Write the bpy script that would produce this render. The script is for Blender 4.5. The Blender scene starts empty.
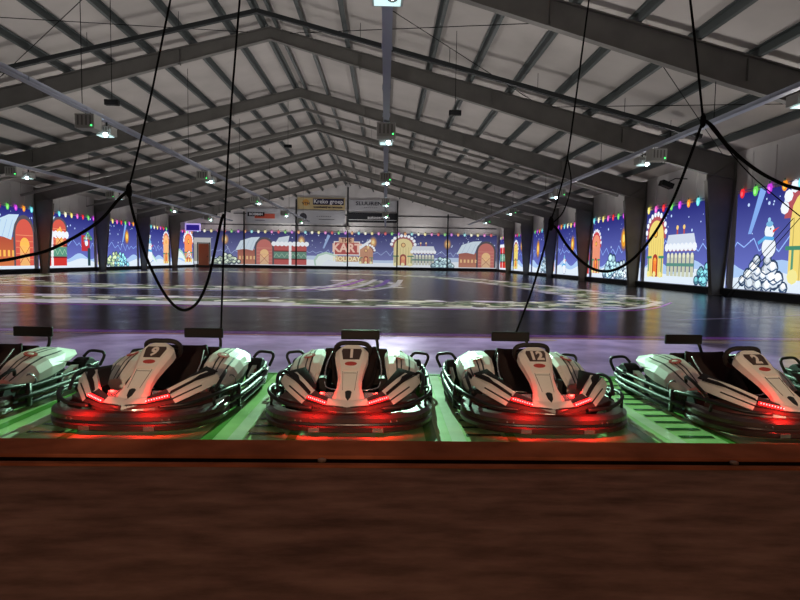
import bpy, bmesh, math, random
from mathutils import Vector, Matrix
random.seed(7)
S = bpy.context.scene
C = S.collection
S.view_settings.view_transform = 'Standard'
S.view_settings.look = 'None'
PI = math.pi

# ------------------------------------------------------------ camera
F = 580.0
CAMZ = 1.5
yaw, pitch, roll = math.atan(15.6 / F), math.atan(39.8 / F), math.radians(0.9)
RC = Matrix.Rotation(-yaw, 3, 'Z') @ Matrix.Rotation(PI / 2 - pitch, 3, 'X') @ Matrix.Rotation(roll, 3, 'Z')
cd = bpy.data.cameras.new('camera')
cd.sensor_width = 36; cd.lens = F * 36 / 800; cd.clip_end = 500
cam = bpy.data.objects.new('camera', cd); C.objects.link(cam)
cam.matrix_world = Matrix.Translation((0, 0, CAMZ)) @ RC.to_4x4()
S.camera = cam

def at(px, py, d):
    "photo pixel at depth d -> point in the hall"
    v = RC @ Vector(((px - 400) / F, -(py - 300) / F, -1))
    return Vector((0, 0, CAMZ)) + v * (d / v.y)

# ------------------------------------------------------------ materials
def lin(c):
    return tuple(((x / 255) / 12.92 if x / 255 <= .04045 else ((x / 255 + .055) / 1.055) ** 2.4) for x in c)

def mat(name, col, rough=.5, metal=0, emit=0, emcol=None, noise=0, nscale=8, bump=0, coat=0, spec=.5):
    m = bpy.data.materials.new(name); m.use_nodes = True
    nt = m.node_tree; b = nt.nodes['Principled BSDF']
    c = lin(col) + (1,)
    b.inputs['Base Color'].default_value = c
    b.inputs['Roughness'].default_value = rough
    b.inputs['Metallic'].default_value = metal
    b.inputs['Specular IOR Level'].default_value = spec
    if coat: b.inputs['Coat Weight'].default_value = coat; b.inputs['Coat Roughness'].default_value = .08
    if emit:
        b.inputs['Emission Color'].default_value = lin(emcol or col) + (1,)
        b.inputs['Emission Strength'].default_value = emit
    if noise or bump:
        tc = nt.nodes.new('ShaderNodeTexCoord'); n = nt.nodes.new('ShaderNodeTexNoise')
        n.inputs['Scale'].default_value = nscale; n.inputs['Detail'].default_value = 6
        nt.links.new(tc.outputs['Object'], n.inputs['Vector'])
        if noise:
            mx = nt.nodes.new('ShaderNodeMix'); mx.data_type = 'RGBA'; mx.blend_type = 'MULTIPLY'
            mx.inputs['Factor'].default_value = 1
            mr = nt.nodes.new('ShaderNodeMapRange')
            mr.inputs['From Min'].default_value = .3; mr.inputs['From Max'].default_value = .7
            mr.inputs['To Min'].default_value = 1 - noise; mr.inputs['To Max'].default_value = 1 + noise * .3
            nt.links.new(n.outputs['Fac'], mr.inputs['Value'])
            mx.inputs['A'].default_value = c
            nt.links.new(mr.outputs['Result'], mx.inputs['B'])
            nt.links.new(mx.outputs['Result'], b.inputs['Base Color'])
        if bump:
            bp = nt.nodes.new('ShaderNodeBump'); bp.inputs['Strength'].default_value = bump
            bp.inputs['Distance'].default_value = .02
            nt.links.new(n.outputs['Fac'], bp.inputs['Height'])
            nt.links.new(bp.outputs['Normal'], b.inputs['Normal'])
    return m

def mat_painted(name, rough, emit, noise=.3, nscale=3, spec=.5, base=1.0):
    "colour comes from the mesh's colour attribute; its alpha says how much of it glows"
    m = bpy.data.materials.new(name); m.use_nodes = True
    nt = m.node_tree; b = nt.nodes['Principled BSDF']
    a = nt.nodes.new('ShaderNodeAttribute'); a.attribute_name = 'Col'
    tc = nt.nodes.new('ShaderNodeTexCoord'); n = nt.nodes.new('ShaderNodeTexNoise')
    n.inputs['Scale'].default_value = nscale; n.inputs['Detail'].default_value = 8
    nt.links.new(tc.outputs['Object'], n.inputs['Vector'])
    mr = nt.nodes.new('ShaderNodeMapRange')
    mr.inputs['From Min'].default_value = .35; mr.inputs['From Max'].default_value = .65
    mr.inputs['To Min'].default_value = (1 - noise) * base; mr.inputs['To Max'].default_value = (1 + noise * .4) * base
    nt.links.new(n.outputs['Fac'], mr.inputs['Value'])
    mx = nt.nodes.new('ShaderNodeMix'); mx.data_type = 'RGBA'; mx.blend_type = 'MULTIPLY'; mx.inputs['Factor'].default_value = 1
    nt.links.new(a.outputs['Color'], mx.inputs['A']); nt.links.new(mr.outputs['Result'], mx.inputs['B'])
    nt.links.new(mx.outputs['Result'], b.inputs['Base Color'])
    nt.links.new(a.outputs['Color'], b.inputs['Emission Color'])
    ml = nt.nodes.new('ShaderNodeMath'); ml.operation = 'MULTIPLY'; ml.inputs[1].default_value = emit
    nt.links.new(a.outputs['Alpha'], ml.inputs[0]); nt.links.new(ml.outputs[0], b.inputs['Emission Strength'])
    b.inputs['Roughness'].default_value = rough; b.inputs['Specular IOR Level'].default_value = spec
    return m, n, b

M = {}
M['ceiling'] = mat('ceiling_panel', (184, 178, 174), .9, noise=.18, nscale=.35)
M['steel'] = mat('painted_steel', (112, 110, 106), .6, noise=.2, nscale=1.2)
M['purlin'] = mat('purlin_steel', (72, 78, 78), .6)
M['wall'] = mat('wall_sheet', (222, 218, 218), .8, noise=.12, nscale=.6)
M['backwall'] = mat('back_wall_sheet', (214, 212, 212), .8, noise=.15, nscale=.5)
M['base'] = mat('dark_base', (34, 38, 40), .7)
M['rail'] = mat('galvanised_rail', (178, 184, 200), .45, .15)
M['white_box'] = mat('projector_case', (176, 176, 170), .5)
M['grey_box'] = mat('grey_case', (120, 118, 114), .5)
M['dark_glass'] = mat('dark_glass', (30, 32, 36), .15)
M['lens'] = mat('projector_glow', (235, 250, 255), .3, emit=30, emcol=(220, 245, 255))
M['tray'] = mat('reflector_tray', (200, 220, 220), .4, emit=1.2, emcol=(200, 235, 235))
M['greenled'] = mat('green_led', (60, 255, 110), .3, emit=6)
M['black'] = mat('black_plastic', (14, 14, 15), .6, spec=.25)
M['rubber'] = mat('black_rubber', (20, 20, 20), .75)
M['cable'] = mat('cable_rubber', (10, 11, 12), .8, spec=.15)
M['tube'] = mat('black_tube', (26, 27, 27), .48, spec=.4)
M['gloss'] = mat('gloss_black', (66, 44, 42), .3, coat=.1)
M['body'] = mat('white_bodywork', (222, 220, 212), .5, noise=.05, nscale=6)
M['seat'] = mat('seat_shell', (30, 22, 22), .75, spec=.2)
M['chrome'] = mat('bright_tube', (200, 200, 200), .25, .9)
M['rim'] = mat('wheel_rim', (120, 122, 124), .35, .8)
M['led'] = mat('red_led', (255, 50, 50), .3, emit=3.2, emcol=(255, 14, 20))
M['ledhot'] = mat('led_dot', (255, 170, 170), .3, emit=4, emcol=(255, 120, 120))
M['redlogo'] = mat('red_emblem', (170, 60, 50), .4)
M['plate'] = mat('number_panel', (62, 44, 36), .4)
M['digits'] = mat('number_digits', (226, 216, 206), .5)
M['stripe'] = mat('thin_black_stripe', (24, 24, 24), .4)
M['kerb'] = mat('kerb_board', (164, 92, 62), .9, spec=.02, noise=.4, nscale=3)
M['gap'] = mat('dark_gap', (24, 14, 10), 1, spec=0)
M['bolt'] = mat('bolt_head', (140, 110, 90), .4, .7)
M['banner_yellow'] = mat('banner_yellow', (196, 176, 130), .7)
M['banner_white'] = mat('banner_white', (176, 178, 184), .7)
M['banner_black'] = mat('banner_black', (26, 28, 34), .7)
M['banner_navy'] = mat('banner_navy', (28, 26, 62), .7)
M['banner_red'] = mat('banner_red', (190, 84, 66), .7)
M['letter_w'] = mat('white_letters', (225, 225, 230), .7)
M['letter_k'] = mat('dark_letters', (56, 56, 66), .7)
M['orange'] = mat('orange_blob', (206, 150, 70), .7)
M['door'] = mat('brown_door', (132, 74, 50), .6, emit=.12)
M['display'] = mat('blue_display', (30, 20, 100), .4, emit=1.0, emcol=(38, 26, 120))
M['display_edge'] = mat('display_edge', (190, 170, 240), .4, emit=.9)

# brown near floor: boards with smudges
def near_floor_mat():
    m = mat('brown_floor', (86, 62, 50), .8, spec=.04)
    nt = m.node_tree; b = nt.nodes['Principled BSDF']
    tc = nt.nodes.new('ShaderNodeTexCoord'); mp = nt.nodes.new('ShaderNodeMapping')
    mp.inputs['Scale'].default_value = (1.2, 4, 1)
    n = nt.nodes.new('ShaderNodeTexNoise'); n.inputs['Scale'].default_value = 1.6; n.inputs['Detail'].default_value = 9; n.inputs['Roughness'].default_value = .62
    r = nt.nodes.new('ShaderNodeValToRGB')
    r.color_ramp.elements[0].position = .32; r.color_ramp.elements[0].color = lin((104, 72, 58)) + (1,)
    r.color_ramp.elements[1].position = .7; r.color_ramp.elements[1].color = lin((162, 116, 94)) + (1,)
    nt.links.new(tc.outputs['Object'], mp.inputs['Vector']); nt.links.new(mp.outputs[0], n.inputs['Vector'])
    nt.links.new(n.outputs['Fac'], r.inputs['Fac']); nt.links.new(r.outputs['Color'], b.inputs['Base Color'])
    return m
M['brown'] = near_floor_mat()

# ------------------------------------------------------------ mesh helpers
class MB:
    def __init__(s): s.v = []; s.f = []; s.mi = []; s.col = []
    def add(s, verts, faces, mi=0, col=None):
        o = len(s.v); s.v += [tuple(v) for v in verts]
        for f in faces:
            s.f.append(tuple(i + o for i in f)); s.mi.append(mi); s.col.append(col)
    def box(s, c, d, mi=0, rot=None):
        x, y, z = d[0] / 2, d[1] / 2, d[2] / 2
        vs = [Vector((a, b, e)) for a in (-x, x) for b in (-y, y) for e in (-z, z)]
        if rot: vs = [rot @ v for v in vs]
        vs = [v + Vector(c) for v in vs]
        s.add(vs, [(0, 1, 3, 2), (4, 6, 7, 5), (0, 4, 5, 1), (2, 3, 7, 6), (0, 2, 6, 4), (1, 5, 7, 3)], mi)
        return s
    def beam(s, a, b, w, h, mi=0, up=Vector((0, 0, 1))):
        a, b = Vector(a), Vector(b); t = (b - a).normalized()
        sd = t.cross(up).normalized(); u = sd.cross(t)
        vs = []
        for p in (a, b):
            for i, j in ((-1, -1), (1, -1), (1, 1), (-1, 1)):
                vs.append(p + sd * (i * w / 2) + u * (j * h / 2))
        s.add(vs, [(0, 3, 2, 1), (4, 5, 6, 7), (0, 1, 5, 4), (1, 2, 6, 5), (2, 3, 7, 6), (3, 0, 4, 7)], mi)
        return s
    def tube(s, pts, r, n=8, mi=0, smooth=0, closed=False):
        pts = [Vector(p) for p in pts]
        if smooth: pts = catmull(pts, smooth, closed)
        rr = r if isinstance(r, (list, tuple)) else None
        k = len(pts); prev = None; vs = []
        for i, p in enumerate(pts):
            if closed: t = (pts[(i + 1) % k] - pts[i - 1]).normalized()
            else: t = (pts[min(i + 1, k - 1)] - pts[max(i - 1, 0)]).normalized()
            if prev is None:
                ref = Vector((0, 0, 1)) if abs(t.z) < .9 else Vector((1, 0, 0))
                nrm = t.cross(ref).normalized()
            else:
                nrm = (prev - t * prev.dot(t)).normalized()
            prev = nrm; bn = t.cross(nrm)
            rad = r if rr is None else rr[min(int(i * len(rr) / k), len(rr) - 1)]
            for j in range(n):
                a = 2 * PI * j / n
                vs.append(p + (nrm * math.cos(a) + bn * math.sin(a)) * rad)
        fs = []
        for i in range(k if closed else k - 1):
            i2 = (i + 1) % k
            for j in range(n):
                j2 = (j + 1) % n
                fs.append((i * n + j, i * n + j2, i2 * n + j2, i2 * n + j))
        if not closed:
            fs.append(tuple(range(n))[::-1]); fs.append(tuple((k - 1) * n + j for j in range(n)))
        s.add(vs, fs, mi); return s
    def loft(s, rings, mi=0, cap=True, closed=True, mats=None):
        n = len(rings[0]); vs = [p for r in rings for p in r]; o = len(s.f)
        for i in range(len(rings) - 1):
            for j in range(n if closed else n - 1):
                j2 = (j + 1) % n
                s_f = (i * n + j, i * n + j2, (i + 1) * n + j2, (i + 1) * n + j)
                s.f.append(tuple(q + len(s.v) for q in s_f)); s.mi.append(mats[j] if mats else mi); s.col.append(None)
        if cap and closed:
            s.f.append(tuple(len(s.v) + j for j in range(n))[::-1]); s.mi.append(mi); s.col.append(None)
            s.f.append(tuple(len(s.v) + (len(rings) - 1) * n + j for j in range(n))); s.mi.append(mi); s.col.append(None)
        s.v += [tuple(v) for v in vs]
        return s
    def lathe(s, prof, axis, c, n=20, mi=0):
        "prof: (radius, height) pairs turned round an axis through c"
        c = Vector(c); ax = Vector(axis).normalized()
        ref = Vector((0, 0, 1)) if abs(ax.z) < .9 else Vector((1, 0, 0))
        u = ax.cross(ref).normalized(); w = ax.cross(u)
        s.loft([[c + ax * h + (u * math.cos(2 * PI * j / n) + w * math.sin(2 * PI * j / n)) * r for j in range(n)] for r, h in prof], mi)
        return s
    def build(s, name, mats, parent=None, smooth=False, bevel=0, subsurf=0, solid=0, loc=None):
        me = bpy.data.meshes.new(name); me.from_pydata(s.v, [], s.f)
        if not isinstance(mats, (list, tuple)): mats = [mats]
        for m in mats: me.materials.append(m)
        me.polygons.foreach_set('material_index', s.mi)
        if any(c is not None for c in s.col):
            ca = me.color_attributes.new('Col', 'FLOAT_COLOR', 'CORNER')
            for p in me.polygons:
                c = s.col[p.index] or (0, 0, 0, 0)
                for k, li in enumerate(p.loop_indices):
                    ca.data[li].color = c[k] if isinstance(c[0], (tuple, list)) else c
        bm = bmesh.new(); bm.from_mesh(me)
        if not any(c is not None for c in s.col): bmesh.ops.recalc_face_normals(bm, faces=bm.faces)
        bm.to_mesh(me); bm.free()
        if smooth:
            me.polygons.foreach_set('use_smooth', [True] * len(me.polygons))
        me.update()
        o = bpy.data.objects.new(name, me); C.objects.link(o)
        if parent: o.parent = parent
        if loc: o.location = loc
        if solid:
            md = o.modifiers.new('solid', 'SOLIDIFY'); md.thickness = solid; md.offset = 0
        if bevel:
            md = o.modifiers.new('bevel', 'BEVEL'); md.width = bevel; md.segments = 2; md.limit_method = 'ANGLE'
        if subsurf:
            md = o.modifiers.new('sub', 'SUBSURF'); md.levels = subsurf; md.render_levels = subsurf
        return o

def catmull(p, n, closed=False):
    out = []; k = len(p)
    for i in range(k if closed else k - 1):
        if closed: a, b, c, d = p[i - 1], p[i], p[(i + 1) % k], p[(i + 2) % k]
        else: a, b, c, d = p[max(i - 1, 0)], p[i], p[i + 1], p[min(i + 2, k - 1)]
        for j in range(n):
            t = j / n
            out.append(.5 * ((2 * b) + (c - a) * t + (2 * a - 5 * b + 4 * c - d) * t * t + (3 * b - a - 3 * c + d) * t ** 3))
    if not closed: out.append(p[-1])
    return out

def tag(o, label, cat, group=None, kind=None):
    o['label'] = label; o['category'] = cat
    if group: o['group'] = group
    if kind: o['kind'] = kind
    return o
def struct(o):
    o['kind'] = 'structure'; return o
def thing(name, label, cat, loc=(0, 0, 0), rz=0, group=None):
    o = bpy.data.objects.new(name, None); C.objects.link(o); o.empty_display_size = .2
    o.location = loc; o.rotation_euler = (0, 0, rz)
    return tag(o, label, cat, group)
def copy_tree(o, parent=None):
    c = o.copy(); C.objects.link(c)
    if parent: c.parent = parent
    for ch in [q for q in C.objects if q.parent == o]: copy_tree(ch, c)
    return c

_fonts = {}
def text_polys(body, size, align='CENTER', bold=0):
    key = (body, size, align, bold)
    if key not in _fonts:
        cu = bpy.data.curves.new('tmp_text', 'FONT'); cu.body = body; cu.size = size
        cu.align_x = align; cu.align_y = 'CENTER'; cu.offset = bold; cu.resolution_u = 2
        ob = bpy.data.objects.new('tmp_text', cu); C.objects.link(ob)
        dg = bpy.context.evaluated_depsgraph_get(); dg.update()
        me = bpy.data.meshes.new_from_object(ob.evaluated_get(dg))
        _fonts[key] = ([tuple(v.co) for v in me.vertices], [tuple(p.vertices) for p in me.polygons])
        bpy.data.objects.remove(ob); bpy.data.curves.remove(cu); bpy.data.meshes.remove(me)
    return _fonts[key]

# ------------------------------------------------------------ hall geometry
XL, XR, RX = -28.7, 17.4, -5.65
YB = 88.0; YN = -3.0
ZE, ZR = 7.1, 12.85
HW = (XR - XL) / 2; SL = (ZR - ZE) / HW
def roofz(x): return ZR - abs(x - RX) * SL
FR = [9.0, 18.9, 28.8, 38.7, 48.6, 58.4, 68.3, 78.2]
Y0 = 4.36        # inner edge of the kerb

# ceiling
mb = MB()
for xe in (XL, XR):
    for k in range(10):
        y0, y1 = YN + (YB - YN) * k / 10, YN + (YB - YN) * (k + 1) / 10
        mb.add([(xe, y0, ZE), (RX, y0, ZR), (RX, y1, ZR), (xe, y1, ZE)], [(0, 1, 2, 3)])
        mb.add([(xe, y0, ZE + .15), (RX, y0, ZR + .15), (RX, y1, ZR + .15), (xe, y1, ZE + .15)], [(0, 1, 2, 3)])
struct(mb.build('ceiling', M['ceiling']))
# walls
for nm, x, o in (('wall_left', XL, -.15), ('wall_right', XR, .15)):
    mb = MB(); mb.box((x + o / 2, (YN + YB) / 2, ZE / 2), (abs(o), YB - YN, ZE))
    y = 6.0
    while y < YB:
        mb.box((x - (.02 if o > 0 else -.02), y, 3.7), (.04, .05, 6.4)); y += 1.65
    struct(mb.build(nm, M['wall']))
mb = MB()
mb.add([(XL, YB, 0), (XR, YB, 0), (XR, YB, ZE), (RX, YB, ZR), (XL, YB, ZE)], [(0, 1, 2, 3, 4)])
mb.add([(XL, YB + .2, 0), (XR, YB + .2, 0), (XR, YB + .2, ZE), (RX, YB + .2, ZR), (XL, YB + .2, ZE)], [(0, 1, 2, 3, 4)])
x = XL + .5
while x < XR:
    mb.box((x, YB - .01, (roofz(x)) / 2 + 2.6), (.05, .04, roofz(x) - 5.6)); x += 1.25
struct(mb.build('wall_back', M['backwall']))
struct(MB().box((XL + .15, 42, .17), (.3, 91, .34)).build('baseboard_left', M['base']))
struct(MB().box((XR - .25, 42, .17), (.5, 91, .34)).build('baseboard_right', M['base']))
struct(MB().box(((XL + XR) / 2, YB - .15, .22), (XR - XL - .9, .3, .44)).build('baseboard_back', M['base']))

# portal frames
ORD = ['first', 'second', 'third', 'fourth', 'fifth', 'sixth', 'seventh', 'eighth']
for i, y in enumerate(FR):
    t = thing('portal_frame', f'grey steel roof frame spanning the hall, {ORD[i]} one from the karts', 'roof frame', (RX, y, 0), 0, 'steel roof frames across the hall')
    for sgn in (-1, 1):
        # tapered column, double flange
        xc = HW - .5
        mb = MB()
        zt = ZE - .15
        def ring(z, xi, xo, w): return [(sgn * xi, -w, z), (sgn * xo, -w, z), (sgn * xo, w, z), (sgn * xi, w, z)]
        xi0, xi1, xo0, xo1 = HW - .98, HW - 1.5, HW - .42, HW - .04
        mb.loft([ring(0, xi0 + .03, xo0, .02), ring(5.7, xi1 + .03, xo1, .02), ring(zt, xi1 + .03, xo1, .02)])
        mb.loft([ring(0, xi0, xi0 + .04, .16), ring(5.7, xi1, xi1 + .04, .16)])
        mb.loft([ring(0, xo0 - .04, xo0, .16), ring(5.7, xo1 - .04, xo1, .16), ring(zt, xo1 - .04, xo1, .16)])
        mb.box((sgn * (xi0 + xo0) / 2, 0, .02), (.75, .4, .04))
        mb.beam((sgn * xi1, -.05, 5.7), (sgn * xo1, -.05, 6.7), .1, .06)
        mb.build('column', M['steel'], t)
        # rafter : flanges + web, tapering towards the ridge
        mb = MB()
        xs = [HW - .06, xi1, HW * .72, HW * .45, 0]
        top = [ZR - x_ * SL - .3 for x_ in xs]
        dep = [1.05, 1.15, 1.1, .9, .6]
        w = .14
        for k in range(4):
            xa, xb = xs[k] * sgn, xs[k + 1] * sgn
            ta, tb = top[k], top[k + 1]; ba, bb = ta - dep[k], tb - dep[k + 1]
            for (wa, a1, a2, b1, b2) in ((w, ta, ta - .04, tb, tb - .04), (.015, ta, ba, tb, bb), (w, ba + .04, ba, bb + .04, bb)):
                vs = [(xa, -wa, a1), (xa, wa, a1), (xa, wa, a2), (xa, -wa, a2), (xb, -wa, b1), (xb, wa, b1), (xb, wa, b2), (xb, -wa, b2)]
                mb.add(vs, [(0, 1, 2, 3), (4, 7, 6, 5), (0, 4, 5, 1), (1, 5, 6, 2), (2, 6, 7, 3), (3, 7, 4, 0)])
        for q in (.2, .5, .8):
            xq = xs[1] * q * sgn
            mb.box((xq, 0, ZR - abs(xq) * SL - .75), (.03, .24, .7))
        mb.build('rafter', M['steel'], t)

# purlins
offs = [.3] + [1.75 + 1.97 * k for k in range(11)]
for sgn in (-1, 1):
    for o in offs:
        x = RX + sgn * o; z = roofz(x) - .15
        mb = MB()
        mb.box((0, (YN + YB) / 2, 0), (.04, YB - YN, .28))
        mb.box((sgn * .06, (YN + YB) / 2, -.13), (.14, YB - YN, .03))
        mb.box((-sgn * .06, (YN + YB) / 2, .12), (.14, YB - YN, .03))
        p = mb.build('roof_purlin', M['purlin'], loc=(x, 0, z))
        tag(p, 'dark steel purlin running lengthwise under the pale roof panels', 'purlin', 'lengthwise roof purlins')
# slanted pipes under the roof
def roof_pipe(y, drop, r, x0, x1, m, label):
    mb = MB(); pts = [(x0, y, roofz(x0) - drop), (RX, y, roofz(RX) - drop), (x1, y, roofz(x1) - drop)]
    if x0 >= RX: pts = [pts[0], pts[2]]
    for a, b in zip(pts[:-1], pts[1:]): mb.beam(a, b, r * 2, r * 2)
    k = x0
    while k < x1:
        z = roofz(k); mb.tube([(k, y, z - drop), (k, y, z - .02)], .012, 5); k += 3.9
    tag(mb.build('roof_pipe', m), label, 'pipe', 'slanted pipes following the roof')
roof_pipe(25.9, .75, .09, -28.5, 14.0, M['base'], 'dark square pipe slanting below the roof before the nearest full frame')
roof_pipe(41.5, .95, .09, -28.5, 16.6, M['grey_box'], 'thin pale pipe following the roof slope behind the second visible frame')
roof_pipe(46.5, 1.05, .09, -28.5, 16.6, M['grey_box'], 'thin pale pipe following the roof slope in the middle of the hall')
roof_pipe(56.5, 1.0, .06, -28.5, 16.6, M['grey_box'], 'pale pipe following the roof slope in front of the deeper frames')
roof_pipe(66.5, 1.0, .06, -28.5, 16.6, M['grey_box'], 'farthest pale pipe following the roof slope near the end wall')
# bracing rods
for (x0, x1, y0, y1, lb) in ((RX - 1, -19, 19, 28.5, 'left of the ridge'), (RX + 1, 7, 19, 28.5, 'right of the ridge'), (8, 16.5, 19, 28.5, 'above the right wall')):
    mb = MB()
    mb.tube([(x0, y0, roofz(x0) - .38), (x1, y1, roofz(x1) - .38)], .016, 5)
    mb.tube([(x0, y1, roofz(x0) - .42), (x1, y0, roofz(x1) - .42)], .016, 5)
    tag(mb.build('cross_brace', M['cable']), f'pair of thin crossed steel rods under the roof {lb}', 'brace', 'crossed rods under the roof')

# ------------------------------------------------------------ flat painting (projected pictures)
class Flat:
    def __init__(s, mapf, u0, u1, v0, v1, gain=1.0, grey=0.0, tint=(1, 1, 1)):
        s.m = mapf; s.b = (u0, u1, v0, v1); s.mb = MB(); s.g = gain; s.gr = grey; s.tint = tint
    def col(s, c, a=1):
        l = lin(c); g = sum(l) / 3
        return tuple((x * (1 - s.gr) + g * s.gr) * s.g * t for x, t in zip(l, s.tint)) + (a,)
    def poly(s, pts, c, layer=1, c2=None):
        u0, u1, v0, v1 = s.b
        P = [tuple(p) for p in pts]
        for ax, lim, sg in ((0, u0, 1), (0, u1, -1), (1, v0, 1), (1, v1, -1)):
            Q = []
            for i in range(len(P)):
                a, b = P[i - 1], P[i]
                ia, ib = (a[ax] - lim) * sg >= 0, (b[ax] - lim) * sg >= 0
                if ia != ib:
                    t = (lim - a[ax]) / (b[ax] - a[ax]); Q.append(tuple(a[k] + (b[k] - a[k]) * t for k in (0, 1)))
                if ib: Q.append(b)
            P = Q
            if len(P) < 3: return
        if c2:
            vs = [p[1] for p in P]; lo, hi = min(vs), max(vs); A, B = s.col(c), s.col(c2)
            cc = [tuple(a + (b - a) * ((p[1] - lo) / (hi - lo)) for a, b in zip(A, B)) for p in P]
        else: cc = s.col(c)
        s.mb.add([s.m(u, v, layer) for u, v in P], [tuple(range(len(P)))], 0, cc)
    def rect(s, a, b, c, d, col, layer=1, c2=None): s.poly([(a, b), (c, b), (c, d), (a, d)], col, layer, c2)
    def disc(s, u, v, r, col, layer=1, ry=None, n=14, a0=0, a1=2 * PI):
        ry = ry or r
        s.poly([(u + r * math.cos(a0 + (a1 - a0) * i / n), v + ry * math.sin(a0 + (a1 - a0) * i / n)) for i in range(n + (0 if a1 - a0 > 6.2 else 1))], col, layer)
    def line(s, pts, w, col, layer=1):
        for (a, b), (c, d) in zip(pts[:-1], pts[1:]):
            l = math.hypot(c - a, d - b) or 1; nx, ny = -(d - b) / l * w / 2, (c - a) / l * w / 2
            s.poly([(a + nx, b + ny), (c + nx, d + ny), (c - nx, d - ny), (a - nx, b - ny)], col, layer)
    def text(s, body, u, v, size, col, layer, bold=.0):
        vs, fs = text_polys(body, size, 'CENTER', bold)
        s.mb.add([s.m(u + x, v + y, layer) for x, y, z in vs], fs, 0, s.col(col))

BULB = [(235, 40, 50), (250, 150, 40), (245, 225, 110), (110, 220, 90), (110, 225, 235), (240, 90, 190), (200, 60, 220), (250, 245, 200)]
def backdrop(f, top=5.0, snow=1.5, far=1.0, off=0):
    u0, u1, v0, v1 = f.b
    f.rect(u0, v0, u1, top, (112, 122, 205), 0, (38, 40, 118))
    rnd = random.Random(int(abs(u0) * 10))
    zz = []; u = u0 - .3; k = 0
    while u < u1 + 1:
        zz.append((u, 2.35 + (.45 if k % 2 else -.1) + rnd.uniform(-.2, .2))); u += rnd.uniform(.35, .8); k += 1
    f.line(zz, .06, (150, 185, 250), 1)
    for i in range(int((u1 - u0) * 2.6)):
        r = rnd.choice((.035, .05, .09))
        f.disc(rnd.uniform(u0, u1), rnd.uniform(2.6, top - .1), r, (190, 215, 255), 1, n=6)
    n = 24
    f.poly([(u0, v0)] + [(u0 + (u1 - u0) * i / n, snow + .28 * math.sin(i * .55 + u0)) for i in range(n + 1)] + [(u1, v0)], (170, 200, 240), 1)
    f.poly([(u0, v0)] + [(u0 + (u1 - u0) * i / n, snow * .72 + .2 * math.sin(i * .4 + 2 + u0)) for i in range(n + 1)] + [(u1, v0)], (222, 234, 246), 2)
    u = math.ceil(u0 / 1.0) * 1.0; k = int(u) + off
    f.line([(u0, top + .12), (u1, top + .12)], .04, (60, 60, 90), 6)
    while u < u1:
        c = BULB[(k * 3 + off) % 8]
        f.disc(u, top + .0, .19, c, 7, ry=.25, n=12); f.disc(u - .03, top - .04, .09, tuple(min(255, q + 60) for q in c), 8, ry=.12, n=8)
        f.rect(u - .06, top + .2, u + .06, top + .32, (50, 70, 60), 8)
        u += 1.0; k += 1
def lantern(f, u, v, s=1.0):
    f.disc(u, v, .42 * s, (110, 90, 130), 2, ry=.62 * s); f.disc(u, v, .34 * s, (170, 120, 80), 3, ry=.5 * s)
    f.disc(u, v, .25 * s, (235, 160, 50), 4, ry=.38 * s); f.disc(u, v + .04, .13 * s, (255, 225, 120), 5, ry=.2 * s)
    f.line([(u, v + .5 * s), (u, v + .9 * s)], .04, (40, 40, 70), 2)
def bush(f, u, v, s=1.0, c=(150, 200, 215)):
    r = random.Random(int(u * 7))
    spots = []
    for row, n in ((.15, 6), (.4, 5), (.65, 4), (.9, 2)):
        for k in range(n): spots.append(((k - (n - 1) / 2) * .42 + r.uniform(-.14, .14), row + r.uniform(-.12, .12), r.uniform(.17, .3)))
    for (a, b, q) in spots: f.disc(u + a * s, v + b * s, (q + .06) * s, (44, 66, 96), 4, n=9)
    for j, (a, b, q) in enumerate(spots):
        k = r.uniform(.75, 1.15); cc = tuple(min(255, int(x * k)) for x in c)
        f.disc(u + a * s, v + b * s, q * s, cc, 5, n=7, ry=q * s * .9)
        f.disc(u + (a + .02) * s, v + (b + .08) * s, q * s * .6, tuple(min(255, int(x * 1.18 + 14)) for x in cc), 6, n=6)
        f.line([(u + (a - q) * s, v + (b - .02) * s), (u + a * s, v + (b - .14) * s), (u + (a + q) * s, v + (b - .02) * s)], .05 * s, (56, 84, 120), 7)
def house(f, u, v, w, h, body=(238, 214, 120), roof=(176, 84, 92)):
    f.rect(u - w / 2, v, u + w / 2, v + h * .72, body, 3)
    for k in range(7): f.rect(u - w / 2 + w * (k + .4) / 7, v, u - w / 2 + w * (k + .55) / 7, v + h * .72, tuple(int(x * .84) for x in body), 4)
    n = 10; R = w * .62
    f.poly([(u - R, v + h * .62)] + [(u - R * math.cos(PI * i / n), v + h * .62 + (h * .38) * math.sin(PI * i / n) ** .8) for i in range(n + 1)], roof, 4)
    f.poly([(u - R * .78 * math.cos(PI * i / n), v + h * .62 + (h * .3) * math.sin(PI * i / n) ** .8) for i in range(n + 1)], body, 5)
    for i in range(n):
        a = PI * (i + .5) / n
        f.disc(u - R * math.cos(a), v + h * .64 + h * .38 * math.sin(a) ** .8, .17 * w / 2, (240, 246, 255), 6, n=8)
    f.disc(u, v + h * .7, w * .12, (120, 60, 40), 6); f.disc(u, v + h * .7, w * .09, (250, 190, 80), 7)
    f.rect(u - w * .17, v, u + w * .17, v + h * .28, (170, 60, 50), 5); f.disc(u, v + h * .28, w * .17, (170, 60, 50), 5)
    f.rect(u - w * .1, v + .1, u + w * .1, v + h * .26, (240, 130, 60), 6); f.disc(u, v + h * .26, w * .1, (250, 170, 70), 6)
    f.rect(u - w * .56, v + h * .3, u - w * .22, v + h * .34, (70, 140, 110), 6); f.rect(u + w * .22, v + h * .3, u + w * .56, v + h * .34, (70, 140, 110), 6)
    for sx in (-.42, .42): f.rect(u + w * sx - .07, v, u + w * sx + .07, v + h * .3, (90, 150, 120), 6)
    for k in range(3): f.disc(u - w * .4 + k * w * .38, v + .15, .2 * w / 2, (240, 230, 150), 7, n=8)
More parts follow.
